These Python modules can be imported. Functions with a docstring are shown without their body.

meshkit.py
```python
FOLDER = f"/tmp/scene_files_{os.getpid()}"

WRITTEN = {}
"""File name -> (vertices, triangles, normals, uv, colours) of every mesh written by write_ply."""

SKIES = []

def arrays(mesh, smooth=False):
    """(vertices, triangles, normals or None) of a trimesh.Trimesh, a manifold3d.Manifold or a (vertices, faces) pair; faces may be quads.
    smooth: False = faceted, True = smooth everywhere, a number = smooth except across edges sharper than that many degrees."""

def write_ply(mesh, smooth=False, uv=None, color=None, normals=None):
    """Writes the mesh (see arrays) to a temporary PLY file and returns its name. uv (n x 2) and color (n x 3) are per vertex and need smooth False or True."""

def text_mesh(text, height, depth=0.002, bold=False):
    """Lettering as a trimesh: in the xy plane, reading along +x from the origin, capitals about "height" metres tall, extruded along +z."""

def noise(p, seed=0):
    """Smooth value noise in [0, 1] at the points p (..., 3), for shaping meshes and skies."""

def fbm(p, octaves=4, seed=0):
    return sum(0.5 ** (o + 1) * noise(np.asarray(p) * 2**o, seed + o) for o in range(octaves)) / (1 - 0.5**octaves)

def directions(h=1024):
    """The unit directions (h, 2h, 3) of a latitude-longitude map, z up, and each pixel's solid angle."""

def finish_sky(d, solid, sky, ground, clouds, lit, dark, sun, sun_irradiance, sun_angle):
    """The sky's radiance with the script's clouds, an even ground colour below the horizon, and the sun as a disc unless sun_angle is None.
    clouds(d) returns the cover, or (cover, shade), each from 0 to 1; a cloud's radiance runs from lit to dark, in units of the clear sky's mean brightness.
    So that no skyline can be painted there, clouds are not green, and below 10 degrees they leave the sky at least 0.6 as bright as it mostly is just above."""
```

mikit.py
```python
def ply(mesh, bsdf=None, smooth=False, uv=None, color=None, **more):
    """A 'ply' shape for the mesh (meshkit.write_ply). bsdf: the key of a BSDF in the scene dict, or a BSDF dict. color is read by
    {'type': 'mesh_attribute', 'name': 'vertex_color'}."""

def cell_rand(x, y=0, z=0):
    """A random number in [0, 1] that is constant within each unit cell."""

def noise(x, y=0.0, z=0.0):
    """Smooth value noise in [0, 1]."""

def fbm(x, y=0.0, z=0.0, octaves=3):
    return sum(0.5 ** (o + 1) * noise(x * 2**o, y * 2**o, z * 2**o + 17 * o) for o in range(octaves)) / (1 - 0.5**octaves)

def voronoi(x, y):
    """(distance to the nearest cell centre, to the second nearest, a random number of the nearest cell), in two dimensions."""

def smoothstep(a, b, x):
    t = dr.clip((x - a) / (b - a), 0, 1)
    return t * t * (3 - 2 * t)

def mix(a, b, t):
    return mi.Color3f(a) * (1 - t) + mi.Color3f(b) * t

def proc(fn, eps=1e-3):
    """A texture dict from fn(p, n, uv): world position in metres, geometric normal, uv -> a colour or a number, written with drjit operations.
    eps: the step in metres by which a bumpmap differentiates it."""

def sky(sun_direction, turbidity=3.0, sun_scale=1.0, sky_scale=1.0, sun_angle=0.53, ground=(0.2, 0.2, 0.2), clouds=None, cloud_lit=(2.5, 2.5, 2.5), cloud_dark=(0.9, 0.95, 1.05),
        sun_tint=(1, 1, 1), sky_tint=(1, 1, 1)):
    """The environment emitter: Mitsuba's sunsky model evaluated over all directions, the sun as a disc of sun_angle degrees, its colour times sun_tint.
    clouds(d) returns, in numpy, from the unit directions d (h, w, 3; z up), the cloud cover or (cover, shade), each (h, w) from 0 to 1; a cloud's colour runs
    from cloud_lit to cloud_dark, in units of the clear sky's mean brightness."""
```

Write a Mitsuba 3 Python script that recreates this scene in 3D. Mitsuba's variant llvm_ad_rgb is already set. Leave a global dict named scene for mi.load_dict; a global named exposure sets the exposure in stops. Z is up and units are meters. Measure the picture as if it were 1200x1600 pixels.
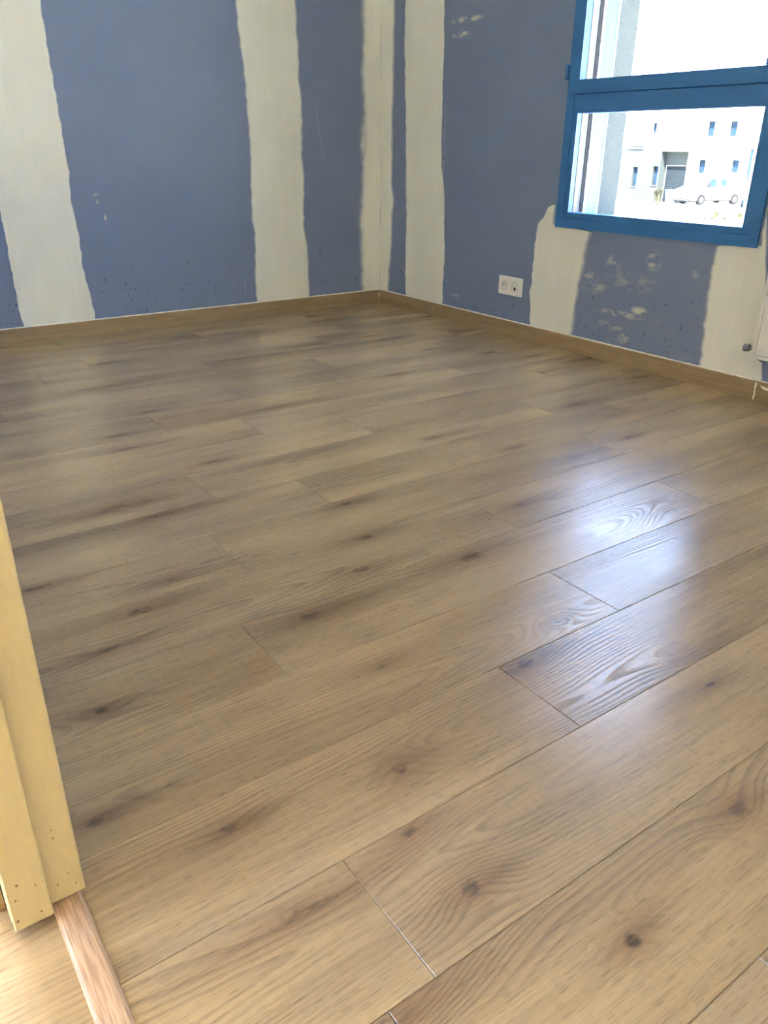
import math, random
import numpy as np
import trimesh
import drjit as dr
import mitsuba as mi
import mikit, meshkit
from mikit import proc, noise, fbm, cell_rand, smoothstep, mix
from shapely.geometry import Polygon, box as sbox, Point, LineString
from shapely import affinity
from shapely.ops import unary_union
from trimesh.creation import box as tbox, cylinder as tcyl

rng = np.random.default_rng(7)
scene, labels = {}, {}

# ---------------------------------------------------------------- camera
CAM = np.array([-2.745041, -3.91172, 0.831408])
RIGHT = np.array([0.81623327, -0.57766191, 0.00836423])
DOWN = np.array([-0.2377932, -0.34912478, -0.90640293])
FWD = np.array([0.52651461, 0.73784727, -0.42233134])
M = np.eye(4); M[:3, 0] = -RIGHT; M[:3, 1] = -DOWN; M[:3, 2] = FWD; M[:3, 3] = CAM
scene['camera'] = {'type': 'perspective', 'fov': 2 * math.degrees(math.atan(600 / 1218.854)), 'fov_axis': 'x',
                   'near_clip': 0.02, 'far_clip': 2000.0, 'to_world': mi.ScalarTransform4f(M.tolist())}
# ---------------------------------------------------------------- sky and sun
SUN = np.array([-0.42, -0.30, 0.80]); SUN /= np.linalg.norm(SUN)


def clouds(d):
    f = meshkit.fbm(d * 2.2, 4, 3)
    return 0.36 + 0.4 * np.clip((f - 0.4) * 3, 0, 1)


scene['sky'] = mikit.sky(SUN, turbidity=3.5, sun_scale=0.0, sky_scale=1.0, ground=(0.28, 0.27, 0.25), clouds=clouds,
                         cloud_lit=(1.3, 1.5, 1.75), cloud_dark=(0.9, 0.95, 1.05), sky_tint=(0.76, 1.0, 1.28))
scene['sun'] = {'type': 'directional', 'direction': (-SUN).tolist(), 'irradiance': {'type': 'rgb', 'value': [1.9, 1.83, 1.72]}}
exposure = 6.2


# ---------------------------------------------------------------- helpers
def rgb(r, g, b):
    """sRGB 0-255 -> linear albedo"""
    c = np.array([r, g, b]) / 255.0
    return np.where(c < 0.04045, c / 12.92, ((c + 0.055) / 1.055) ** 2.4).tolist()


def principled(key, col, rough=0.5, spec=0.5, bump=None, scale=0.0, metallic=0.0, eps=1e-3):
    c = col if isinstance(col, dict) else {'type': 'rgb', 'value': col}
    b = {'type': 'principled', 'base_color': c, 'roughness': rough, 'specular': spec, 'metallic': metallic}
    if bump is not None:
        b = {'type': 'bumpmap', 'arbitrary': proc(bump, eps), 'scale': scale, 'bsdf': b}
    scene[key] = {'type': 'twosided', 'bsdf': b}


def cat(*m):
    return trimesh.util.concatenate([x for x in m if x is not None])


def bx(x0, x1, y0, y1, z0, z1):
    m = tbox((x1 - x0, y1 - y0, z1 - z0)); m.apply_translation(((x0 + x1) / 2, (y0 + y1) / 2, (z0 + z1) / 2)); return m


def rbx(x0, x1, y0, y1, z0, z1, c=0.002):
    """box with chamfered edges (convex hull)"""
    pts = []
    for x, sx in ((x0, 1), (x1, -1)):
        for y, sy in ((y0, 1), (y1, -1)):
            for z, sz in ((z0, 1), (z1, -1)):
                pts += [(x + sx * c, y + sy * c, z), (x + sx * c, y, z + sz * c), (x, y + sy * c, z + sz * c)]
    return trimesh.PointCloud(pts).convex_hull


def prism_x(poly, x0, x1):
    """polygon in (y, z) extruded along x"""
    out = []
    for g in getattr(poly, 'geoms', [poly]):
        m = trimesh.creation.extrude_polygon(g, x1 - x0, engine='earcut')
        v = m.vertices.copy(); m.vertices = np.stack([v[:, 2] + x0, v[:, 0], v[:, 1]], 1); out.append(m)
    m = cat(*out); trimesh.repair.fix_normals(m); return m


def cyl(p0, p1, r, n=20):
    return tcyl(radius=r, segment=[p0, p1], sections=n)


def obj(key, mesh, bsdf, label=None, category=None, group=None, kind=None, smooth=False, uv=None):
    k, i = key, 0
    while k in scene:
        i += 1; k = f'{key}_{i:03d}'
    scene[k] = mikit.ply(mesh, bsdf, smooth=smooth, uv=uv)
    tag(k, label, category, group, kind)
    return k


def tag(k, label=None, category=None, group=None, kind=None):
    d = {a: b for a, b in (('label', label), ('category', category), ('group', group), ('kind', kind)) if b}
    if d:
        labels.setdefault(k, {}).update(d)


# ---------------------------------------------------------------- materials: wood
PW, PL = 0.192, 1.281            # plank width and length
Y0 = -3.8716                     # seam 0
row_of = lambda y: math.floor((y - Y0) / PW)
# knots of the boards: x, y, half length, half width, darkness, swirl of the grain round it
KN = [(-2.600, -3.051, .022, .010, .9, .020), (-2.463, -3.166, .014, .008, 1., .012), (-2.209, -3.207, .013, .012, .9, .022), (-2.528, -2.825, .016, .010, .9, .014),
      (-2.373, -2.567, .028, .014, .9, .018), (-2.465, -2.659, .026, .010, .9, .012), (-2.106, -2.771, .026, .014, 1., .020), (-2.259, -3.422, .015, .012, 1., .030),
      (-2.151, -3.584, .012, .011, 1., .024), (-1.867, -3.540, .018, .014, .6, .030), (-2.445, -3.335, .050, .010, .7, .020), (-1.651, -3.350, .016, .006, .8, .010),
      (-1.869, -3.125, .022, .012, .9, .020), (-1.720, -3.059, .014, .008, .6, .034), (-1.686, -2.764, .040, .018, .8, .018), (-1.920, -2.674, .030, .013, .7, .012),
      (-1.393, -2.620, .030, .012, .6, .014), (-2.259, -2.050, .040, .014, .6, .010), (-2.180, -2.161, .060, .012, .6, .010), (-1.829, -2.550, .025, .012, .7, .010),
      (-1.761, -2.362, .020, .010, .8, .010), (-2.738, -3.281, .020, .011, .9, .016), (-2.268, -3.309, .014, .008, .6, .016), (-2.517, -2.360, .030, .008, .8, .010),
      (-2.087, -2.985, .012, .007, .4, .012), (-0.738, -2.440, .018, .010, .6, .010), (-1.100, -2.860, .030, .020, .25, .036), (-2.430, -3.500, .030, .014, .35, .036)]
KN = [(x, y, a, b, d, s, row_of(y)) for x, y, a, b, d, s in KN]


def wood_fields(p, uv):
    row = dr.floor(uv.y)
    v = uv.y - row                       # metres across the board
    pid = dr.floor(uv.x / 10.0)          # a number per board
    x = p.x
    r1, r2, r3, r4 = (cell_rand(row, pid, k) for k in (1, 2, 3, 4))
    ux = x + 37.0 * r1
    s = row * 3.7 + pid * 1.3
    warp = fbm(ux * 1.3, v * 7.0 + s, 0.0, 3) - 0.5
    t = dr.sqrt(dr.square(v - 0.03 - 0.13 * r2) + 0.0007) + dr.select(r3 > 0.5, 1.0, -1.0) * (0.02 + 0.03 * r4) * x + 0.045 * warp
    t += (noise(ux * 9.0, v * 45.0 + s) - 0.5) * 0.0035
    kd = mi.Float(0.0); near = mi.Float(0.0); smud = mi.Float(0.0)
    for kx, ky, a, b, d, sw, kr in KN:
        dx, dy = p.x - kx, p.y - ky
        q = dr.square(dx / a) + dr.square(dy / b)
        on = dr.select(dr.abs(row - (kr + 100.0)) < 0.5, 1.0, 0.0)
        g = dr.exp(-(dr.square(dx / (a * 4.2)) + dr.square(dy / (b * 3.0)))) * on
        t += sw * g
        near += g
        smud += d * dr.exp(-(dr.square((dx - 1.5 * a) / (a * 4.5)) + dr.square(dy / (b * 1.7)))) * on
        kd += d * (1 - smoothstep(0.02, 1.35, q * (0.55 + 1.1 * noise(p.x * 170.0, p.y * 260.0, kx * 50)))) * on
    # smaller knots scattered over the boards that have none of these
    cx = dr.floor(ux / 0.62)
    kx = (cx + 0.2 + 0.6 * cell_rand(cx, row, 7)) * 0.62
    ky = 0.025 + 0.14 * cell_rand(cx, row, 8)
    has = dr.select(cell_rand(cx, row, 9) > 0.45, 0.9, 0.0) * dr.select(p.y > -2.5, 1.0, 0.25)
    dx, dy = ux - kx, v - ky
    g = dr.exp(-(dr.square(dx / 0.1) + dr.square(dy / 0.03)))
    t += 0.014 * g * has
    near += g * has
    smud += 0.5 * has * dr.exp(-(dr.square((dx - 0.05) / 0.17) + dr.square(dy / 0.02)))
    kd += 0.6 * has * dr.exp(-(dr.square(dx / 0.035) + dr.square(dy / 0.011)))
    tt = t * 135.0 + 1.3 * noise(t * 50.0, s)
    f = tt - dr.floor(tt)
    ring = smoothstep(0.35, 0.9, f) * (1 - smoothstep(0.92, 1.0, f))
    con = smoothstep(0.30, 0.75, noise(ux * 1.7, v * 11.0 + s, 5.0)) * 0.8 + 0.12
    con = dr.minimum(con + 0.45 * near, 1.0)
    return row, v, ux, s, ring * con, near, dr.minimum(kd, 1.2), r1, r2, dr.minimum(smud, 1.0)


def make_wood(key, light, dark, knot, rough0):
    def colour(p, n, uv):
        row, v, ux, s, ring, near, kd, r1, r2, smud = wood_fields(p, uv)
        streak = fbm(ux * 9.0, v * 260.0 + s * 11, 1.0, 3) - 0.5
        pore = smoothstep(0.66, 0.86, noise(ux * 55.0, v * 1250.0 + s * 31))
        blot = fbm(ux * 1.6, v * 9.0 + s, 9.0, 3) - 0.5
        dk = 0.22 + 0.28 * ring + 0.34 * streak + 0.95 * blot + 0.26 * pore + 0.14 * near + 0.75 * smud * fbm(ux * 7.0, v * 60.0, 6.0, 2)
        c = mix(light, dark, dr.clip(dk, 0.0, 1.0))
        c = mix(c, mi.Color3f(c.x * 0.93, c.y * 0.95, c.z * 1.02), dr.clip(r1 * 1.2 + 1.6 * (noise(ux * 2.3, v * 14.0 + s) - 0.5), 0.0, 1.0))
        c = mix(c, rgb(126, 88, 58), dr.clip(0.26 * near * near + 0.25 * kd, 0.0, 0.5))
        c = mix(c, mi.Color3f(knot), dr.clip(kd * (0.40 + 1.0 * (noise(ux * 90.0, v * 300.0) - 0.25)), 0.0, 0.85))
        return c * (0.96 + 0.08 * r2)

    def height(p, n, uv):
        row, v, ux, s, ring, near, kd, *_ = wood_fields(p, uv)
        return -(0.9 * ring + 0.16 * noise(ux * 20.0, v * 500.0 + s * 31) + 0.5 * kd)

    def rough(p, n, uv):
        row, v, ux, s, ring, near, kd, *_ = wood_fields(p, uv)
        return rough0 + 0.20 * ring + 0.08 * (fbm(p.x * 3, p.y * 3) - 0.5)

    scene[key] = {'type': 'twosided', 'bsdf': {'type': 'bumpmap', 'arbitrary': proc(height, 1e-3), 'scale': 0.00012,
                  'bsdf': {'type': 'principled', 'base_color': proc(colour), 'roughness': proc(rough), 'specular': 0.8}}}


make_wood('wood', rgb(166, 144, 108), rgb(104, 85, 61), rgb(54, 45, 40), 0.24)
principled('joint_dark', rgb(70, 48, 30), 0.8)


def strip_wood(p, n, uv):
    g = fbm(p.x * 520.0, p.y * 30.0, p.z * 300, 3)
    c = mix(rgb(184, 156, 128), rgb(146, 117, 92), smoothstep(0.25, 0.85, g))
    return mix(c, rgb(198, 170, 142), smoothstep(0.55, 0.8, fbm(p.x * 60, p.y * 14, 3.0, 3)) * 0.6)


principled('strip_oak', proc(strip_wood), 0.45)


def base_col(p, n, uv):
    c = mix(rgb(164, 140, 102), rgb(144, 121, 86), fbm((p.x + p.y) * 4.0, p.z * 120.0, p.y, 3))
    return c * (0.94 + 0.12 * noise(p.x * 30, p.y * 30, p.z * 30))


principled('baseboard_brown', proc(base_col), 0.5)


# ---------------------------------------------------------------- materials: walls
def board_tone(p, along):
    f = fbm(along * 1.3, p.z * 1.3, 2.0, 3)
    c = mix(rgb(118, 134, 160), rgb(127, 140, 161), f)
    fib = noise(p.x * 420, p.y * 420, p.z * 420) - 0.5
    c = c * (1.0 + 0.10 * fib + 0.06 * (fbm(along * 9, p.z * 7, 4.0, 3) - 0.5))
    # splashes of dirt near the floor
    b = p.z * 38.0
    a = along * 56.0 + 7.3 * cell_rand(dr.floor(b), 5.0)
    ca, cb = dr.floor(a), dr.floor(b)
    px, pz = ca + 0.25 + 0.5 * cell_rand(ca, cb, 1), cb + 0.3 + 0.4 * cell_rand(ca, cb, 2)
    keep = dr.select(cell_rand(ca, cb, 3) < dr.clip(0.36 - p.z * 0.9, 0.0, 0.2), 1.0, 0.0)
    sz = 0.05 + 0.24 * dr.square(cell_rand(ca, cb, 4))
    spot = keep * (1 - smoothstep(sz * 0.7, sz, dr.sqrt(dr.square((a - px) * 1.15) + dr.square((b - pz) * 0.75))))
    return mix(c, rgb(58, 64, 84), spot * 0.75)


def smear(p, along, items):
    """worn-on filler: each item centre along, z, half sizes, strength, streak direction"""
    w = mi.Float(0.0)
    for a, z, ha, hz, st in items:
        q = dr.square((along - a) / ha) + dr.square((p.z - z) / hz)
        w = dr.maximum(w, st * (1 - smoothstep(0.0, 1.0, q)) * smoothstep(0.36, 0.72, fbm(along * 34, p.z * 62, 1.0, 4)) * 1.25)
    return w


FILLER = rgb(214, 208, 188)


def board_back(p, n, uv):
    c = board_tone(p, p.x)
    w = smear(p, p.x, [(-1.592, .592, .010, .032, .5), (-1.565, .525, .006, .022, .9), (-1.595, .628, .014, .008, .6)])
    # a scratch
    d = dr.abs((p.x + 0.40) - (-(p.z - 0.95)) * 0.16)
    w = dr.maximum(w, 0.16 * (1 - smoothstep(0.002, 0.006, d)) * smoothstep(0.74, 0.8, p.z) * (1 - smoothstep(1.0, 1.06, p.z)))
    d2 = dr.abs(p.x + 0.871 + 0.004 * noise(p.z * 30))
    w = dr.maximum(w, 0.25 * (1 - smoothstep(0.001, 0.004, d2)) * smoothstep(0.10, 0.12, p.z) * (1 - smoothstep(0.19, 0.23, p.z)))
    return mix(c, FILLER, w)


def board_right(p, n, uv):
    al = -p.y
    c = board_tone(p, al)
    w = smear(p, al, [(.69, 1.375, .14, .016, .75), (.655, 1.318, .09, .015, .7), (.68, .135, .06, .015, .3), (.555, .80, .012, .35, .25),
                      (1.70, .40, .05, .05, .55), (1.895, .43, .045, .055, .5), (1.60, .315, .11, .055, .42), (1.80, .34, .17, .05, .25),
                      (1.755, .205, .16, .018, .55), (1.86, .235, .05, .022, .75), (1.72, .15, .12, .022, .4), (1.80, .11, .04, .03, .55), (2.09, .41, .02, .022, .5)])
    return mix(c, FILLER, w)


principled('board_back', proc(board_back), 0.55, 0.4)
principled('board_right', proc(board_right), 0.5, 0.45)


def compound(p, n, uv):
    al = p.x - p.y
    f = fbm(al * 5.0, p.z * 2.0, 1.0, 3)
    c = mix(rgb(238, 237, 220), rgb(224, 222, 203), f)
    c = c * (1 + 0.05 * (fbm(al * 90.0, p.z * 3.0, 2.0, 2) - 0.5))
    thin = uv.x + 0.45 * (fbm(al * 40.0, p.z * 14.0, 3.0, 3) - 0.5) * dr.select(uv.x < 1.6, 1.0, 0.0)
    return mix(rgb(132, 142, 160), c, smoothstep(0.05, 0.95, thin))


def compound_bump(p, n, uv):
    al = p.x - p.y
    return fbm(al * 60.0, p.z * 3.0, 2.0, 3) + 0.6 * noise(al * 5.0, p.z * 1.2)


principled('compound', proc(compound), 0.7, 0.3, compound_bump, 0.0006)
principled('white_paint', rgb(240, 239, 234), 0.7, 0.3)
principled('hall_paint', rgb(212, 205, 188), 0.7, 0.3)


def roughcast(p, n, uv):
    return mix(rgb(82, 90, 88), rgb(62, 68, 68), noise(p.x * 260, p.y * 260, p.z * 260))


def roughcast_h(p, n, uv):
    return noise(p.x * 230, p.y * 230, p.z * 230) + 0.5 * noise(p.x * 90, p.y * 90, p.z * 90)


principled('roughcast', proc(roughcast), 0.9, 0.2, roughcast_h, 0.0015)

# window metalwork, plastics
principled('window_flare_blue', rgb(56, 116, 170), 0.42, 0.5)  # lens flare haze over an anthracite frame and rail, painted in as blue
principled('spacer_cream', rgb(128, 112, 74), 0.5, 0.4)
principled('gasket_dark', rgb(30, 30, 32), 0.7, 0.2)
principled('rebate_grey', rgb(84, 88, 94), 0.5, 0.4)
principled('bright_alu', rgb(235, 238, 240), 0.35, 0.5)
scene['glass'] = {'type': 'thindielectric'}
principled('plastic_white', rgb(232, 230, 222), 0.3, 0.5)
principled('plastic_grey', rgb(222, 220, 212), 0.35, 0.5)
principled('hole_dark', rgb(28, 27, 26), 0.6, 0.4)
principled('steel', rgb(150, 148, 144), 0.4, 0.5, metallic=0.6)
principled('radiator_white', rgb(228, 224, 212), 0.3, 0.5)
principled('caulk', rgb(228, 222, 204), 0.6, 0.4)


def cream(p, n, uv):
    c = mix(rgb(200, 186, 146), rgb(191, 176, 134), fbm(p.x * 20, p.y * 20, p.z * 6, 3))
    c = c * (1 + 0.05 * (noise(p.x * 300, p.y * 300, p.z * 60) - 0.5))
    a, b = p.x * 130.0, p.z * 95.0
    ca, cb = dr.floor(a), dr.floor(b)
    px, pz = ca + 0.25 + 0.5 * cell_rand(ca, cb, 1), cb + 0.25 + 0.5 * cell_rand(ca, cb, 2)
    keep = dr.select(cell_rand(ca, cb, 3) < dr.select(p.z < 0.11, 0.10, 0.012), 1.0, 0.0)
    sz = 0.08 + 0.17 * cell_rand(ca, cb, 4)
    spot = keep * (1 - smoothstep(sz * 0.6, sz, dr.sqrt(dr.square(a - px) + dr.square(b - pz))))
    return mix(c, rgb(104, 76, 44), spot * 0.85)


principled('frame_cream', proc(cream), 0.42, 0.45)

# outdoors
principled('render_white', rgb(200, 199, 196), 0.9, 0.2)
principled('render_grey', rgb(42, 48, 48), 0.9, 0.2)
principled('house_pane', rgb(22, 38, 52), 0.6, 0.05)
principled('house_frame', rgb(26, 32, 38), 0.6, 0.1)
principled('garage_grey', rgb(22, 28, 32), 0.6, 0.05)
principled('roof_grey', rgb(90, 90, 92), 0.8, 0.2)
principled('van_white', rgb(240, 240, 238), 0.4, 0.4)
principled('van_glass', rgb(24, 40, 54), 0.5, 0.08)
principled('van_screen', rgb(40, 54, 54), 0.5, 0.1)
principled('van_rubber', rgb(22, 24, 26), 0.8, 0.1)
principled('van_grey', rgb(30, 33, 36), 0.7, 0.1)
principled('van_hub', rgb(42, 45, 48), 0.6, 0.2)
principled('lamp_clear', rgb(66, 72, 70), 0.3, 0.5)
principled('bin_blue', rgb(36, 48, 60), 0.6, 0.3)
principled('leaf_green', rgb(44, 46, 16), 0.7, 0.3)
principled('bush_green', rgb(44, 46, 36), 0.8, 0.2)


def soil(p, n, uv):
    f = fbm(p.x * 0.6, p.y * 0.6, 1.0, 4)
    return mix(rgb(190, 184, 170), rgb(165, 157, 142), f) * (0.9 + 0.2 * noise(p.x * 9, p.y * 9))


principled('soil', proc(soil), 0.95, 0.1)

# ================================================================ the room
XL, XLH = -2.652, -2.735            # left wall: room face, hall face
YD0, YD1 = -4.06, -3.16             # doorway
YF, H = -4.18, 2.50
HX0, HX1, HY0, HY1 = -4.60, -2.735, -5.2, -1.2   # hall


# --- floor: sub-floor and planks
obj('floor', bx(XLH - 0.0, 0.013, YF, 0.013, -0.10, -0.0125), 'joint_dark', 'oak laminate floor of long planks with dark knots, running across the bare room', kind='structure')
JOINTS = {0: [-2.05], 1: [-1.15], 2: [-2.366], 3: [-1.917], 4: [-1.59], 5: [-2.234, -0.966], 6: [-1.49], 7: [-2.126, -0.862], 8: [-1.787, -0.504],
          9: [-2.026, -0.751], 10: [-1.388], 11: [-1.683, -0.40], 12: [-1.927], 13: [-1.573], 14: [-1.05], 15: [-1.483], 16: [-0.83], 17: [-1.893],
          18: [-1.28], 19: [-0.62], 20: [-1.6], -1: [-1.7], -2: [-0.9]}


def plank(x0, x1, y0, y1, row, pid, top=0.0, ch=0.0009):
    g = 0.00032
    x0, x1, y0, y1 = x0 + g, x1 - g, y0 + g, y1 - g
    zb, zc = top - 0.011, top - ch * 1.1
    ring = lambda i, z: [(x0 + i, y0 + i, z), (x1 - i, y0 + i, z), (x1 - i, y1 - i, z), (x0 + i, y1 - i, z)]
    v = ring(0, zb) + ring(0, zc) + ring(ch, top)
    f = []
    for a in (0, 4):
        for k in range(4):
            j = (k + 1) % 4
            f += [(a + k, a + j, a + 4 + j), (a + k, a + 4 + j, a + 4 + k)]
    f += [(8, 9, 10), (8, 10, 11)]
    v = np.array(v); f = np.array(f)
    v2 = v[f].reshape(-1, 3); f2 = np.arange(len(v2)).reshape(-1, 3)
    uv = np.stack([np.mod(v2[:, 0] + 100.0, 9.0) + 10.0 * pid, row + 100 + np.clip(v2[:, 1] - (Y0 + row * PW), 0.0, PW)], 1)
    return (v2, f2), uv


for row in range(-2, 21):
    js = JOINTS[row]
    js = sorted({round(j + k * PL, 4) for j in js[:1] for k in range(-3, 4) if not any(abs(j + k * PL - o) < 0.3 for o in js[1:])} | set(js[1:]))
    y0, y1 = max(Y0 + row * PW, YF + 0.004), min(Y0 + (row + 1) * PW, -0.004)
    x_left = -2.6562 if YD0 < (y0 + y1) / 2 < YD1 else XL + 0.004
    if row == 3:
        x_left = -2.6562               # this board ends at the jamb and the threshold
    xs = [x_left] + [j for j in js if x_left + 0.06 < j < -0.06] + [-0.003]
    for k in range(len(xs) - 1):
        m, uv = plank(xs[k], xs[k + 1], y0, y1, row, k)
        obj('floor__plank', m, 'wood', uv=uv)

# hall floor
obj('floor_hall', bx(HX0, HX1 - 0.0005, HY0, HY1, -0.10, -0.0125), 'joint_dark', 'warm lit oak laminate floor of the hall outside the doorway', kind='structure')
for row in range(-6, 13):
    y0, y1 = Y0 + 0.139 + row * PW, Y0 + 0.139 + (row + 1) * PW
    x1 = -2.677 if y1 < YD1 - 0.02 and y0 > YD0 else (-2.677 if row == 2 else -2.737)
    if row == 3:
        x1 = -2.7305
    j = -3.1 - 0.9 * ((row * 37) % 10) / 10
    for a, b in ((HX0 + .004, j), (j, x1)):
        m, uv = plank(a, b, y0, y1, row + 40, 3)
        v2 = m[0]; uv[:, 1] = row + 200 + np.clip(v2[:, 1] - y0, 0, PW)
        obj('floor_hall__plank', m, 'wood', uv=uv)

# --- back wall
obj('wall_back', bx(XLH, 0.4, 0.013, 0.2, -0.1, 2.8), 'white_paint', 'blue grey plasterboard wall with broad cream filler bands, left of the corner', kind='structure')
for a, b in ((XL - 0.02, -1.852), (-1.848, -0.652), (-0.648, -0.0005)):
    obj('wall_back__plasterboard', rbx(a, b, 0.0, 0.013, 0.004, H - 0.002, 0.001), 'board_back')


def interp(pts):
    pts = sorted(pts, key=lambda t: t[1]); zs = [p[1] for p in pts]; xs = [p[0] for p in pts]
    return lambda z: np.interp(z, zs, xs)


def band(lo, hi, z0, z1, axis, jag=(0.004, 0.004), feather=(0.02, 0.02), thick=0.0011, seed=0, dz=0.004, wave=0.008):
    """a trowelled band of filler between two ragged edges; lo < hi along the wall; axis 'x' on the back wall, 'y' on the right wall"""
    zs = np.linspace(z0, z1, int((z1 - z0) / dz) + 2)
    L, Hh = interp(lo)(zs), interp(hi)(zs)
    P = np.stack([zs * 0, zs * 0, zs], 1)
    for e, s in ((L, 0), (Hh, 1)):
        e += (meshkit.fbm(P * 26 + 7.3 * s + seed, 4, seed + s) - 0.5) * 3.6 * jag[s] + (meshkit.noise(P * 6 + 3.1 * s + seed, seed + 9 + s) - 0.5) * wave
    cols = []
    for k, t in enumerate((0, 0.006, 0.02, 0.06)):
        cols.append(('l', t))
    cols += [('m', 0.35), ('m', 0.5), ('m', 0.65)] + [('r', t) for t in (0.06, 0.02, 0.006, 0)]
    V, UV = [], []
    for kind, t in cols:
        w = Hh - L
        t_ = np.minimum(t, w * 0.3)
        a = L + t_ if kind == 'l' else Hh - t_ if kind == 'r' else L + w * t
        d = thick * (0.35 if t == 0 else 0.75 if t == 0.006 else 1.0)
        dist = np.minimum((a - L) / max(feather[0], 1e-4), (Hh - a) / max(feather[1], 1e-4)) + (0.3 if True else 0)
        if kind == 'l' and feather[0] < .001 or kind == 'r' and feather[1] < .001: dist = a * 0 + 3
        elif kind == 'l': dist = (a - L) / max(feather[0], 1e-4)
        elif kind == 'r': dist = (Hh - a) / max(feather[1], 1e-4)
        V.append((a, np.full_like(a, -d), zs)); UV.append(np.stack([np.clip(dist, 0, 3), zs], 1))
    nc, nr = len(cols), len(zs)
    pts = np.array([[np.stack(c, 1)[r] for c in V] for r in range(nr)])      # nr, nc, 3
    uv = np.array([[u[r] for u in UV] for r in range(nr)])
    back = pts[:, [0, -1]].copy(); back[..., 1] = 0.0
    allp = np.concatenate([back[:, :1], pts, back[:, 1:]], 1); alluv = np.concatenate([uv[:, :1], uv, uv[:, -1:]], 1)
    nc += 2
    idx = np.arange(nr * nc).reshape(nr, nc)
    q = np.stack([idx[:-1, :-1], idx[:-1, 1:], idx[1:, 1:], idx[1:, :-1]], -1).reshape(-1, 4)
    v = allp.reshape(-1, 3)
    if axis == 'y':      # along -> y (running towards the camera: along = -y), depth -> x
        v = np.stack([v[:, 1], -v[:, 0], v[:, 2]], 1)
    f = np.vstack([q[:, [0, 1, 2]], q[:, [0, 2, 3]]])
    # caps
    top, bot = idx[-1], idx[0]
    return trimesh.Trimesh(v, f, process=False), alluv.reshape(-1, 2)


BANDLAB = 'cream trowelled filler band over a board joint'


def add_band(parent, lo, hi, z0, z1, axis, label=BANDLAB, **kw):
    m, uv = band(lo, hi, z0, z1, axis, **kw)
    return obj(parent + '__filler_band', m, 'compound', label, uv=uv, smooth=True)


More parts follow.
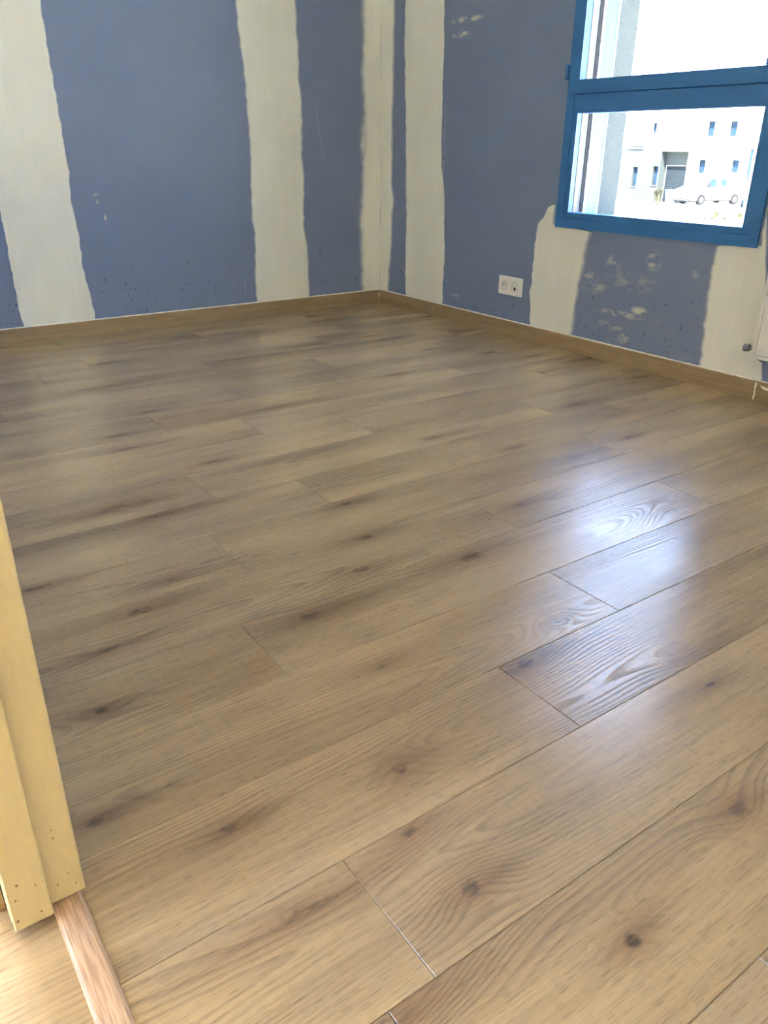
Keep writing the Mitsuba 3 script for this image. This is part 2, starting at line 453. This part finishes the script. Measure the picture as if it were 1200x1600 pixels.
add_band('wall_back', [(-2.016, .556), (-2.014, .339), (-2.009, .078), (-2.02, 2.5)],
         [(-1.711, 2.5), (-1.711, 1.372), (-1.710, 1.271), (-1.706, 1.108), (-1.699, .99), (-1.699, .84), (-1.695, .721), (-1.702, .583), (-1.698, .467), (-1.695, .317), (-1.684, .175), (-1.674, .077)],
         .069, H, 'x', jag=(.003, .004), feather=(.004, .008), seed=1, label='wide pale filler band at the left')
add_band('wall_back', [(-.84, 2.5), (-.837, 1.452), (-.824, 1.255), (-.813, 1.105), (-.808, .889), (-.814, .612), (-.811, .416), (-.817, .13), (-.817, .07)],
         [(-.505, 2.5), (-.505, 1.482), (-.498, 1.314), (-.492, 1.018), (-.490, .789), (-.494, .457), (-.481, .307), (-.471, .089), (-.471, .07)],
         .069, H, 'x', jag=(.003, .005), feather=(.015, .02), seed=2, label='cream filler band over the second board joint')
add_band('wall_back', [(-.135, 2.5), (-.135, 1.516), (-.137, 1.27), (-.134, 1.008), (-.143, .9), (-.149, .561), (-.155, .385), (-.144, .086), (-.144, .07)],
         [(-.0012, 2.5), (-.0012, .07)], .069, H, 'x', jag=(.005, 0), wave=.004, feather=(.045, .0005), seed=3, label='cream filler strip along the room corner')

# --- right wall with the window opening
WY0, WY1, WZ0, WZ1 = -2.318, -1.360, 0.524, 2.16     # window (y to the camera is negative)
OY0, OY1, OZ0, OZ1 = WY0 + 0.025, WY1 - 0.025, WZ0 + 0.03, WZ1 - 0.03
hole = sbox(OY0, OZ0, OY1, OZ1)
wallp = sbox(YF, -0.1, 0.2, 2.8)
obj('wall_right', prism_x(wallp.difference(hole), 0.013, 0.18), 'white_paint', 'blue grey plasterboard wall with cream filler bands around the window, right of the corner', kind='structure')
obj('wall_right__outer_render', prism_x(wallp.difference(sbox(OY0 - .002, OZ0 - 0.06, OY1 + .002, OZ1)), 0.1802, 0.352), 'roughcast', 'pale grey roughcast outer wall and window reveal')
for a, b, z0, z1 in ((-.3985, -.0005, .004, H - .002), (-1.3985, -.4015, .004, H - .002), (OY0 + .001, -1.4015, .004, OZ0 - .002), (-3.5, OY0 - .002, .004, H - .002),
                     (YF, -3.503, .004, H - .002), (OY0 + .001, -1.4015, OZ1 + .002, H - .002)):
    obj('wall_right__plasterboard', rbx(0.0, 0.013, a, b, z0, z1, 0.001), 'board_right')
RB = lambda pts: [(-a, z) for a, z in pts]
add_band('wall_right', [(.0012, 2.5), (.0012, .07)], RB([(-.132, 2.5), (-.132, 1.513), (-.132, 1.217), (-.128, .901), (-.128, .646), (-.148, .565), (-.135, .5), (-.128, .35), (-.102, .088), (-.10, .07)]),
         .069, H, 'y', jag=(0, .003), wave=.004, feather=(.0005, .035), seed=4, label='cream filler strip along the room corner')
add_band('wall_right', RB([(-.19, 2.5), (-.2, 1.505), (-.213, 1.11), (-.236, .682), (-.245, .514), (-.253, .094), (-.253, .07)]),
         RB([(-.51, 2.5), (-.52, 1.469), (-.532, 1.286), (-.534, .95), (-.547, .746), (-.576, .608), (-.592, .369), (-.594, .076)]),
         .069, H, 'y', jag=(.003, .004), feather=(.012, .006), seed=5, label='cream filler band right of the corner')
add_band('wall_right', RB([(-1.325, .613), (-1.294, .600), (-1.288, .573), (-1.244, .529), (-1.237, .463), (-1.235, .341), (-1.230, .215), (-1.244, .08), (-1.244, .07)]),
         RB([(-1.358, .62), (-1.358, .53), (-1.57, .519), (-1.565, .50), (-1.557, .469), (-1.557, .401), (-1.544, .306), (-1.533, .208), (-1.525, .079), (-1.525, .07)]),
         .069, .612, 'y', jag=(.004, .005), feather=(.010, .035), seed=6, dz=.004, wave=.004, label='cream filler band below the left window corner')
add_band('wall_right', RB([(-2.32, .75), (-2.32, .53), (-2.155, .519), (-2.149, .423), (-2.152, .353), (-2.154, .251), (-2.172, .081), (-2.172, .07)]),
         RB([(-2.335, .75), (-2.335, .622), (-2.40, .3), (-2.44, .078), (-2.44, .07)]),
         .069, .74, 'y', jag=(.004, .003), feather=(.020, .010), seed=8, dz=.004, wave=.004, label='cream filler band below the right window corner')

# --- left wall, front wall, ceiling, hall
lw = sbox(YD1 + 0.044, 0.0004, 0.0125, 2.8)
obj('wall_left', cat(prism_x(lw, XLH + .001, XL), prism_x(sbox(YD0 + .002, 2.11, YD1 + .042, 2.8), XLH + .001, XL), prism_x(sbox(HY0, 0.0004, YD0 - .002, 2.8), XLH + .001, XL)), 'white_paint',
    'thin partition wall with the doorway, left of the room', kind='structure')
obj('wall_front', bx(XL + .001, 0.352, YF - .2, YF - .001, -.1, 2.8), 'white_paint', 'plain wall behind the viewpoint', kind='structure')
obj('ceiling', bx(HX0 - .2, 0.352, HY0 - .2, 0.2, H, H + .3), 'white_paint', 'plain white ceiling', kind='structure')
hw = sbox(HY0 - .2, -.1, HY1 + .2, H - .001).difference(sbox(-3.25, .25, -1.75, 2.28))
obj('wall_hall', cat(prism_x(hw, HX0 - .2, HX0 - .001), bx(HX0, HX1, HY1 + .001, HY1 + .2, -.1, H - .001), bx(HX0, HX1, HY0 - .2, HY0 - .001, -.1, H - .001)), 'hall_paint',
    'hall walls beyond the doorway with a wide window opening', kind='structure')

# --- baseboards
def baseboard_profile():
    return [(0, 0), (-.013, 0), (-.013, .066), (-.0105, .0695), (0, .0695)]


def extr(profile, a0, a1, axis, miter=0.0):
    """profile (depth, z) swept along the wall"""
    n = len(profile); v = []
    for a, end in ((a0, 0), (a1, 1)):
        for d, z in profile:
            v.append((a + (d if end == 1 and miter else 0) * 1.0, d, z))
    v = np.array(v, float)
    if axis == 'y': v = np.stack([v[:, 1], -v[:, 0], v[:, 2]], 1)
    m = trimesh.Trimesh(v, process=False)
    f = []
    for k in range(n):
        j = (k + 1) % n
        f += [(k, j, n + j), (k, n + j, n + k)]
    f += [(0, k, k + 1) for k in range(1, n - 1)] + [(n, n + k + 1, n + k) for k in range(1, n - 1)]
    m = trimesh.Trimesh(v, f, process=False); trimesh.repair.fix_normals(m); return m


bp = baseboard_profile()
caulk = [(-.0005, .0690), (-.0085, .0698), (-.0075, .0718), (-.0005, .0735)]
bz = lambda prof: [(d - 0.0001, z + 0.0004) for d, z in prof]
obj('baseboard_back', extr(bz(bp), XL + .002, -.0135, 'x'), 'baseboard_brown', 'oak coloured baseboard along the blue wall left of the corner', kind='structure')
obj('baseboard_back__caulk', extr(caulk, XL + .002, -.003, 'x'), 'caulk', 'thin white caulk line')
obj('baseboard_right', extr(bz(bp), .0005, 2.4245, 'y'), 'baseboard_brown', 'oak coloured baseboard running under the window and the socket', kind='structure')
obj('baseboard_right__board', extr(bz(bp), 2.4262, -YF - .002, 'y'), 'baseboard_brown')
obj('baseboard_right__caulk', extr(caulk, .003, -YF - .002, 'y'), 'caulk', 'thin white caulk line')
# smears of glue over the joint between the two pieces, caulk in the corner
gl = Polygon([(-2.4215, .002), (-2.4235, .03), (-2.421, .05), (-2.4225, .066), (-2.429, .066), (-2.4275, .04), (-2.4295, .02), (-2.428, .002)])
gl2 = Polygon([(-2.445, .058), (-2.47, .054), (-2.482, .050), (-2.472, .046), (-2.45, .050)]).buffer(.001)
obj('baseboard_right__caulk', prism_x(unary_union([gl, gl2]), -.0142, -.0130), 'caulk', 'pale glue smeared over the joint')
obj('baseboard_right__caulk', prism_x(sbox(-.0145, .002, -.0122, .070), -.0155, -.0125), 'caulk', 'thin white caulk line in the corner')

# ================================================================ window
W = 'window_1'
FX = -0.010


def ring_yz(y0, y1, z0, z1, w_l, w_r, w_b, w_t, x0, x1):
    """frame: y1 is the left side in view, y0 the right"""
    return prism_x(sbox(y0, z0, y1, z1).difference(sbox(y0 + w_r, z0 + w_b, y1 - w_l, z1 - w_t)), x0, x1)


ZT0, ZT1, ZTM = 0.972, 1.092, 1.041
obj(W, ring_yz(WY0, WY1, WZ0, WZ1, .040, .040, .040, .05, FX, .060), 'window_flare_blue', 'dark metal window, lens flare haze painted blue into its frame, with a fixed pane below an opening sash', kind='structure')
obj(W + '__transom', rbx(FX, .060, WY0 + .041, WY1 - .041, ZT0, ZTM - .001, .002), 'window_flare_blue')
lo = obj(W + '__bottom_sash', ring_yz(WY0 + .0405, WY1 - .0405, WZ0 + .0405, ZT0 - .0005, .0235, .0285, .0230, .001, FX + .003, .055), 'window_flare_blue')
up = obj(W + '__top_sash', ring_yz(WY0 + .022, WY1 - .018, ZTM, WZ1 - .03, .046, .066, .050, .05, FX - .006, FX - .0002), 'window_flare_blue')
obj(W + '__top_sash', ring_yz(WY0 + .0405, WY1 - .0405, ZTM + .0005, WZ1 - .0505, .0235, .0475, .0495, .03, FX, .055), 'window_flare_blue')
LY1, LY0 = WY1 - .064, WY0 + .069
obj(W + '__pane', bx(.0195, .0197, LY0 - .004, LY1 + .004, WZ0 + .060, ZT0 + .003), 'glass', 'clear fixed lower pane')
obj(W + '__pane', bx(.0195, .0197, WY0 + .085, LY1 + .004, ZT1 - .003, WZ1 - .078), 'glass', 'clear pane of the opening sash')
scene[W + '__pane'] = mikit.ply(trimesh.Trimesh([(.02, LY0 - .004, WZ0 + .06), (.02, LY1 + .004, WZ0 + .06), (.02, LY1 + .004, ZT0 + .003), (.02, LY0 - .004, ZT0 + .003)], [(0, 2, 1), (0, 3, 2)], process=False), 'glass')
scene[W + '__pane_001'] = mikit.ply(trimesh.Trimesh([(.02, WY0 + .085, ZT1 - .003), (.02, LY1 + .004, ZT1 - .003), (.02, LY1 + .004, WZ1 - .078), (.02, WY0 + .085, WZ1 - .078)], [(0, 2, 1), (0, 3, 2)], process=False), 'glass')
for z0, z1, pre in ((WZ0 + .0637, ZT0 - .002, ''), (ZT1 - .001, WZ1 - .08, '')):
    obj(W + '__spacer', bx(.0215, .045, LY1 - .002, LY1 + .001, z0, z1), 'spacer_cream', 'pale spacer bar at the pane edge')
obj(W + '__gasket', bx(.046, .0605, LY1 - .0005, LY1 + .004, WZ0 + .064, WZ1 - .08), 'rebate_grey', 'grey rebate strip')
obj(W + '__gasket', bx(.0625, .082, LY1 - .001, LY1 + .03, WZ0 + .05, WZ1 - .05), 'gasket_dark', 'black rubber gasket strip')
obj(W + '__shutter_rail', bx(.085, .097, LY1 - .004, LY1 + .03, WZ0 + .05, WZ1 - .03), 'bright_alu', 'bright metal lip of the shutter rail')
obj(W + '__shutter_rail', bx(.0975, .170, LY1 - .002, LY1 + .03, WZ0 + .05, WZ1 - .03), 'window_flare_blue', 'shutter rail outside the pane')
obj(W + '__shutter_rail', bx(.1705, .1798, LY1 - .004, LY1 + .03, WZ0 + .05, WZ1 - .03), 'bright_alu', 'bright metal lip of the shutter rail')
obj(W + '__sill', bx(.0605, .40, OY0 + .001, OY1 - .001, OZ0 - .02, OZ0 - .001), 'bright_alu', 'pale outer window sill')
for y in (WY1 + .001, WY0 + .076):
    k = obj(W + '__hinge', rbx(FX - .016, FX - .0065, y - .012, y + .010, 1.090, 1.112, .003), 'window_flare_blue') if y < -2 else obj(W + '__hinge', rbx(FX - .012, FX + .008, y, y + .014, 1.094, 1.148, .003), 'window_flare_blue')

# ================================================================ door frame, threshold
DF = 'door_frame'
jb = lambda x0, x1, y0, y1: rbx(x0, x1, y0, y1, .0105, 2.10, .0015)
obj(DF + '__jamb', jb(-2.7345, -2.6500, YD1, YD1 + .040), 'frame_cream')
obj(DF + '__stop', jb(-2.7335, -2.6905, YD1 - .0150, YD1 - .0002), 'frame_cream')
obj(DF + '__jamb', rbx(-2.7345, -2.65, YD0 - .002, YD0 + .03, .0105, 2.10, .0015), 'frame_cream')
obj(DF + '__head', rbx(-2.7345, -2.65, YD0 + .031, YD1 - .016, 2.062, 2.10, .0015), 'frame_cream')
tag(DF, 'cream painted wooden door frame with stepped jamb, specked with dirt at its foot', 'door frame')


def threshold():
    pr = [(-2.6900, .0006), (-2.6890, .0050), (-2.6860, .0078), (-2.6800, .0088), (-2.6640, .0088), (-2.6595, .0075), (-2.6555, .0040), (-2.6545, .0006)]
    n = len(pr); v = [(x, YD0 + .032, z) for x, z in pr] + [(x, YD1 + .012, z) for x, z in pr]
    f = []
    for k in range(n):
        j = (k + 1) % n; f += [(k, j, n + j), (k, n + j, n + k)]
    f += [(0, k, k + 1) for k in range(1, n - 1)] + [(n, n + k + 1, n + k) for k in range(1, n - 1)]
    m = trimesh.Trimesh(v, f, process=False); trimesh.repair.fix_normals(m); return m


obj('threshold_strip', threshold(), 'strip_oak', 'rounded oak threshold strip on the floor at the foot of the door frame', 'threshold', smooth=25)
obj('baseboard_hall', bx(-2.7475, -2.7355, YD1 + .036, HY1 - .002, .0005, .0705), 'baseboard_brown', 'short stretch of oak baseboard in the hall beside the door frame', kind='structure')

# ================================================================ socket
S = 'wall_socket'
sy0, sy1, sz0, sz1 = -1.1865, -1.0255, .1920, .2775
sc = (sz0 + sz1) / 2
obj(S + '__plate', rbx(-.0085, -.0002, sy0, sy1, sz0, sz1, .002), 'plastic_white')


def disc_x(y, z, r, x0, x1, n=40):
    return cyl((x0, y, z), (x1, y, z), r, n)


def ring_x(y, z, r0, r1, x0, x1):
    return prism_x(Point(y, z).buffer(r1, 24).difference(Point(y, z).buffer(r0, 24)), x0, x1)


yA, yB = -1.068, -1.140
obj(S + '__socket_insert', cat(ring_x(yA, sc, .0215, .0255, -.0115, -.0084), disc_x(yA, sc, .0213, -.0095, -.0084)), 'plastic_grey')
for dy in (-.0095, .0095):
    obj(S + '__socket_hole', disc_x(yA + dy, sc + .002, .0030, -.0100, -.0094, 14), 'hole_dark')
obj(S + '__earth_pin', disc_x(yA, sc + .0145, .0026, -.0150, -.0094, 14), 'steel', 'metal earth pin')
obj(S + '__data_insert', cat(ring_x(yB, sc, .0235, .0275, -.0115, -.0084), disc_x(yB, sc, .0233, -.0102, -.0084)), 'plastic_grey')
obj(S + '__label_tab', rbx(-.0112, -.0101, yB - .008, yB + .008, sc + .004, sc + .014, .0005), 'plastic_white')
obj(S + '__data_port', rbx(-.0108, -.0101, yB - .0062, yB + .0062, sc - .0165, sc - .003, .0004), 'hole_dark', 'dark data port')
tag(S, 'white double wall socket with a round power outlet and a data port, above the baseboard', 'socket')

# ================================================================ radiator
R = 'radiator'
ry1, ry0, rz0, rz1 = -2.4310, -3.23, .1700, .7700
prof = sbox(ry0, rz0, ry1, rz1)
obj(R + '__front_panel', cat(prism_x(prof.buffer(-.0150, join_style=2), -.0990, -.0915), prism_x(prof.difference(prof.buffer(-.0120, join_style=2)), -.1000, -.0900), bx(-.0912, -.0900, ry0 + .011, ry1 - .011, rz0 + .011, rz1 - .011),
    *[rbx(-.1002, -.0988, ry0 + .04 + k * .0405, ry0 + .04 + k * .0405 + .022, rz0 + .035, rz1 - .035, .0007) for k in range(18)]), 'radiator_white', 'flat white front panel with a raised rim')
obj(R + '__back_panel', rbx(-.052, -.040, ry0 + .008, ry1 - .008, rz0 + .004, rz1 - .004, .003), 'radiator_white')
fins = cat(*[bx(-.0895, -.0525, ry0 + .02 + k * .034, ry0 + .0215 + k * .034, rz0 + .05, rz1 - .03) for k in range(23)])
obj(R + '__fin', fins, 'radiator_white', kind='stuff')
obj(R + '__top_grille', cat(bx(-.0895, -.0525, ry0 + .002, ry1 - .002, rz1 - .006, rz1 - .003), bx(-.0895, -.0525, ry1 - .0015, ry1, rz0 + .02, rz1 - .007)), 'radiator_white')
for y in (ry0 + .12, ry1 - .12):
    obj(R + '__bracket', bx(-.0398, -.0022, y - .015, y + .015, rz0 + .08, rz1 - .08), 'radiator_white')
vx, vz = -.060, .196
obj(R + '__valve', cat(cyl((vx, ry1 - .012, vz), (vx, ry1 + .020, vz), .0105), cyl((vx, ry1 + .018, vz), (vx, ry1 + .036, vz - .002), .0060), cyl((vx, ry1 + .034, vz - .002), (vx, ry1 + .052, vz - .005), .0130),
    cyl((vx, ry1 + .006, vz - .004), (vx, ry1 + .006, vz - .03), .0085), cyl((vx, ry1 + .006, vz - .026), (-.004, ry1 + .006, vz - .05), .0070)), 'steel', 'metal lockshield valve', smooth=35)
tag(R, 'white flat panel radiator on the wall at the right edge, above the baseboard', 'radiator')

# ================================================================ outdoors
def gz(x, y):
    z = np.interp(x, [0, 1, 30, 45, 48, 53, 200], [-2.6, -2.6, -2.52, -2.40, -2.47, -2.98, -3.3])
    return z


gx, gy = np.meshgrid(np.concatenate([[.36], np.linspace(2, 46, 45), np.linspace(46.5, 54, 16), [70, 120, 400]]), np.concatenate([[-300, -60], np.linspace(-20, 60, 81), [100, 400]]), indexing='ij')
gp = np.stack([gx, gy, gx * 0], -1)
zz = gz(gx, gy) + 0.10 * (meshkit.fbm(gp * 0.5, 3, 4) - 0.5)
idx = np.arange(gx.size).reshape(gx.shape)
gq = np.stack([idx[:-1, :-1], idx[1:, :-1], idx[1:, 1:], idx[:-1, 1:]], -1).reshape(-1, 4)
obj('ground', (np.stack([gx, gy, zz], -1).reshape(-1, 3), gq), 'soil', 'bright bare sunlit ground outside the window', kind='structure', smooth=True)
obj('ground_rear', bx(-400, HX0 - .21, -300, 300, -2.7, -2.6), 'soil', 'bare ground behind the house', kind='structure')

SF = (52 + 2.745) / 36.745
hy = lambda y: (y - CAM[1]) * SF + CAM[1]
hz = lambda z: (z - CAM[2]) * SF + CAM[2]
FXH = 52.0


def house(name, ya, yb, z0, z1, wins, label, depth=9.0, grey_to=None, extra=None):
    holes = [sbox(hy(c) - w / 2, hz(b), hy(c) + w / 2, hz(t)) for c, w, b, t in wins]
    full = sbox(ya, z0, yb, z1)
    rest = full
    for h in holes: rest = rest.difference(h)
    if extra is not None: rest = rest.difference(extra)
    if grey_to is not None:
        obj(name + '__ground_storey', prism_x(rest.intersection(sbox(ya, z0, yb, grey_to)), FXH, FXH + .35), 'render_grey', 'pale grey ground storey')
        rest = rest.intersection(sbox(ya, grey_to + .002, yb, z1))
    body = bx(FXH + .36, FXH + depth, ya, yb, z0, z1)
    if extra is None:
        obj(name + '__wall', cat(prism_x(rest, FXH, FXH + .35), body), 'render_white')
    else:
        ex0, ez0, ex1, ez1 = extra.bounds
        side = prism_x(full.difference(extra), FXH + .352, FXH + .75)
        obj(name + '__recess', side, 'render_grey', 'pale grey walls of the garage recess')
        obj(name + '__wall', cat(prism_x(rest, FXH, FXH + .35), bx(FXH + .751, FXH + depth, ya, yb, z0, z1)), 'render_white')
    for (c, w, b, t), h in zip(wins, holes):
        y0, zb, y1, zt = h.bounds
        k = obj(name + '__window', prism_x(h.buffer(-.004, join_style=2).difference(h.buffer(-.055, join_style=2)), FXH + .22, FXH + .28), 'house_frame')
        obj(k + '__pane', bx(FXH + .245, FXH + .255, y0 + .05, y1 - .05, zb + .05, zt - .05), 'house_pane')
        obj(name + '__sill', bx(FXH - .06, FXH + .20, y0 - .04, y1 + .04, zb - .06, zb - .002), 'house_frame' if w > .55 else 'render_white')
    obj(name + '__roof', bx(FXH - .15, FXH + depth + .15, ya, yb, z1 + .001, z1 + .25), 'roof_grey')
    tag(name, label, 'house')


# right house: two storeys of narrow windows
house('house', hy(14.0), hy(21.95), hz(-1.95), hz(3.9), [(20.98, .62, 1.52, 2.15), (19.80, .62, 1.51, 2.12), (21.16, .60, -.18, .46), (19.38, .62, -.07, .48), (17.0, .62, -.1, .48), (17.0, .62, 1.5, 2.1)],
      'white two storey house with four narrow windows behind the parked van')
pk = hy(18.59)
obj('house__downpipe', cat(cyl((FXH - .07, pk, hz(-1.6)), (FXH - .07, pk, hz(.86)), .08, 12), cyl((FXH - .07, pk, hz(.86)), (FXH - .07, pk, hz(.95)), .10, 12)), 'house_pane', 'grey downpipe')
# left house with the garage
gar = sbox(hy(22.0), hz(-1.95), hy(23.55), hz(.80))
house('house_001', hy(21.96), hy(33.0), hz(-1.95), hz(3.9), [(24.22, .42, 1.66, 2.125), (25.07, .46, -.88, .06), (23.80, .46, -.77, .12), (27.5, .46, -.88, .06)],
      'white house with a pale grey ground storey and a grey garage door', grey_to=hz(.93), extra=gar)
GA = 'house_001'
obj(GA + '__garage_door', cat(*[rbx(FXH + .66, FXH + .72, hy(22.24), hy(23.46), hz(-1.9) + k * .508, hz(-1.9) + k * .508 + .50, .01) for k in range(6)]), 'garage_grey', 'grey sectional garage door in a deep recess')
obj(GA + '__lintel', bx(FXH + .60, FXH + .74, hy(22.02), hy(23.53), hz(.18), hz(.79)), 'render_grey', 'pale grey lintel over the garage door')
obj(GA + '__ledge', bx(FXH - .14, FXH + .02, hy(24.70), hy(25.62), hz(1.005), hz(1.045)), 'house_frame', 'dark ledge line')

# ---- van
HEAD = np.array([-.975, .22, 0]); HEAD /= np.linalg.norm(HEAD)
LEFT = np.array([-HEAD[1], HEAD[0], 0])
VF = np.array([47.5, 29.92])          # front wheel contact, on the side that is seen
VZ = -2.46
VL, VW = 4.75, 1.86
# van frame: a along the length from the front axle to the rear (a > 0 backwards), b across (0 = seen side, +1.86 = far side), c up
SIDE = -LEFT if (-LEFT) @ np.array([-.83, -.557, 0]) > 0 else LEFT       # outward normal of the seen side


def vplace(m):
    v = np.asarray(m.vertices)
    w = np.array([VF[0], VF[1], VZ]) + v[:, :1] * (-HEAD) + v[:, 1:2] * (-SIDE) + v[:, 2:3] * np.array([0, 0, 1.0])
    m = trimesh.Trimesh(w, m.faces, process=False); trimesh.repair.fix_normals(m); return m


def prism_b(poly, b0, b1):
    out = []
    for g in getattr(poly, 'geoms', [poly]):
        m = trimesh.creation.extrude_polygon(g, b1 - b0, engine='earcut'); v = m.vertices.copy()
        m.vertices = np.stack([v[:, 0], v[:, 2] + b0, v[:, 1]], 1); out.append(m)
    return cat(*out)


def lean(m):
    """the flanks lean inwards above the waist"""
    v = m.vertices.copy(); k = np.clip((v[:, 2] - .95) / .95, 0, 1) * .14
    c = VW / 2; v[:, 1] = c + (v[:, 1] - c) * (1 - k * 1.0)
    m.vertices = v; return m


side = Polygon([(-.86, .30), (-.88, .62), (-.84, .80), (-.70, .93), (-.20, 1.10), (.05, 1.20), (.62, 1.78), (.80, 1.88), (1.2, 1.93), (3.5, 1.92), (3.78, 1.85), (3.84, 1.1), (3.90, .95), (3.90, .42), (3.86, .28)]).buffer(.03).buffer(-.03)
WB = 2.95
arch = unary_union([Point(0, .31).buffer(.375, 20), Point(WB, .31).buffer(.375, 20)])
body = side.difference(arch)
layers = cat(prism_b(body.buffer(-.06), .0, VW), prism_b(body.buffer(-.03), .012, VW - .012), prism_b(body, .04, VW - .04), prism_b(side.intersection(sbox(-.8, .42, 3.8, .9)), .30, VW - .30))
VN = 'van'
obj(VN + '__body', vplace(lean(layers)), 'van_white')
win = affinity.translate(Polygon([(.28, 1.12), (.40, 1.20), (.82, 1.62), (1.28, 1.64), (1.28, 1.12)]), -.16, 0)
obj(VN + '__side_window', vplace(lean(prism_b(win, -.008, .02))), 'van_glass', 'dark cab side window')
obj(VN + '__side_window', vplace(lean(prism_b(sbox(1.50, 1.20, 2.02, 1.58).buffer(.02), -.008, .02))), 'van_glass', 'small dark rear side window')
scr = Polygon([(.055, 1.225), (.60, 1.765), (.585, 1.785), (.035, 1.235)])
obj(VN + '__windscreen', vplace(lean(prism_b(affinity.translate(scr, -.012, .012), .16, VW - .16))), 'van_screen', 'pale windscreen')
obj(VN + '__bumper', vplace(prism_b(Polygon([(-.93, .28), (-.94, .52), (-.86, .56), (-.45, .56), (-.42, .28)]).buffer(-.01).buffer(.01), .03, VW - .03)), 'van_white')
obj(VN + '__grille', vplace(prism_b(sbox(-.955, .33, -.92, .40), .25, VW - .25)), 'van_grey', 'dark lower grille slot')
obj(VN + '__skirt', vplace(cat(prism_b(sbox(.42, .235, 2.55, .30), .02, VW - .02), prism_b(sbox(-.90, .20, -.40, .275), .04, VW - .04))), 'van_grey', 'grey lower skirt')
obj(VN + '__rubbing_strip', vplace(prism_b(sbox(.55, .66, 2.30, .71), -.012, .02)), 'van_grey', 'grey rubbing strip')
for b in (.08, VW - .42):
    obj(VN + '__headlight', vplace(prism_b(Polygon([(-.90, .66), (-.885, .84), (-.62, .98), (-.60, .86), (-.80, .70)]), b - .075 if b < .5 else b, b + .34 if b < .5 else b + .415)), 'lamp_clear', 'clear headlight')
obj(VN + '__mirror', vplace(prism_b(sbox(.30, 1.10, .42, 1.32).buffer(.02), -.20, -.02)), 'van_grey', 'door mirror')
for a in (0, WB):
    for b in (.03, VW - .25):
        k = obj(VN + '__wheel', vplace(tcyl(.315, segment=[(a, b, .315), (a, b + .22, .315)], sections=28)), 'van_rubber')
        if b < .5:
            obj(k + '__hub', vplace(cat(tcyl(.20, segment=[(a, b - .012, .315), (a, b + .02, .315)], sections=20), *[tbox((.05, .02, .12)).apply_transform(trimesh.transformations.rotation_matrix(q, (0, 1, 0))).apply_translation((a + .12 * math.sin(q), b - .016, .315 + .12 * math.cos(q))) for q in np.arange(5) * 2 * math.pi / 5])), 'van_hub', 'pale wheel hub')
tag(VN, 'white van parked on bare ground in front of the houses', 'van')

# ---- bins, bush, weeds
def wheelie_bin(key, x, y, z, mat, label):
    obj(key + '__body', trimesh.PointCloud([(x + a * w, y + b * w, z + h) for a in (-1, 1) for b in (-1, 1) for w, h in ((.22, .06), (.28, .92))]).convex_hull, mat)
    obj(key + '__lid', rbx(x - .32, x + .31, y - .31, y + .31, z + .925, z + .985, .02), 'van_white', 'white lid')
    tag(key, label, 'bin')


wheelie_bin('wheelie_bin', 50.0, 34.25, -2.70, 'bin_blue', 'pale blue wheelie bin with white lid beside the van, in front of the garage')


def tuft(key, x, y, z, h, n, mat, label, cat_, spread=.5, leaf=.05, group=None):
    V, F = [], []
    for k in range(n):
        a = rng.uniform(0, 2 * math.pi); L = h * rng.uniform(.55, 1.0); lean_ = rng.uniform(.1, spread)
        d = np.array([math.cos(a), math.sin(a), 0]); s = np.array([-d[1], d[0], 0]) * leaf
        r0 = np.array([x, y, z - .02]) + d * rng.uniform(0, .15 * h)
        p1 = r0 + d * lean_ * L * .5 + np.array([0, 0, L * .6]); p2 = r0 + d * lean_ * L * 1.3 + np.array([0, 0, L])
        o = len(V); V += [r0 - s * .5, r0 + s * .5, p1 - s, p1 + s, p2]
        F += [(o, o + 1, o + 3), (o, o + 3, o + 2), (o + 2, o + 3, o + 4)]
    obj(key, trimesh.Trimesh(V, F, process=False), mat, label, cat_, group)


for k, (x, y, h, n) in enumerate([(37.1, 22.1, .22, 40), (37.6, 21.7, .18, 36), (39.1, 21.75, .34, 50), (38.4, 22.75, .50, 14), (37.0, 22.5, .10, 22), (44.0, 30.8, .20, 40)]):
    lab = ['low weed at the left of the foot of the tall thin stalk', 'low weed just right of the tall thin stalk, on the bare ground', 'rightmost low weed, by the lower right corner of the pane',
           'tall thin weed stalk standing among the low tufts', 'smallest low weed, second from the left on the bare ground', 'low weed tuft at the left, in front of the garage'][k]
    tuft('weed', x, y, float(gz(x, y)), h, n, 'leaf_green', lab, 'weed', group='weeds on the bare ground')
tuft('shrub', 50.0, 35.3, -2.68, 1.15, 160, 'bush_green', 'greyish shrub growing beside the garage of the house', 'shrub', spread=.35, leaf=.05)
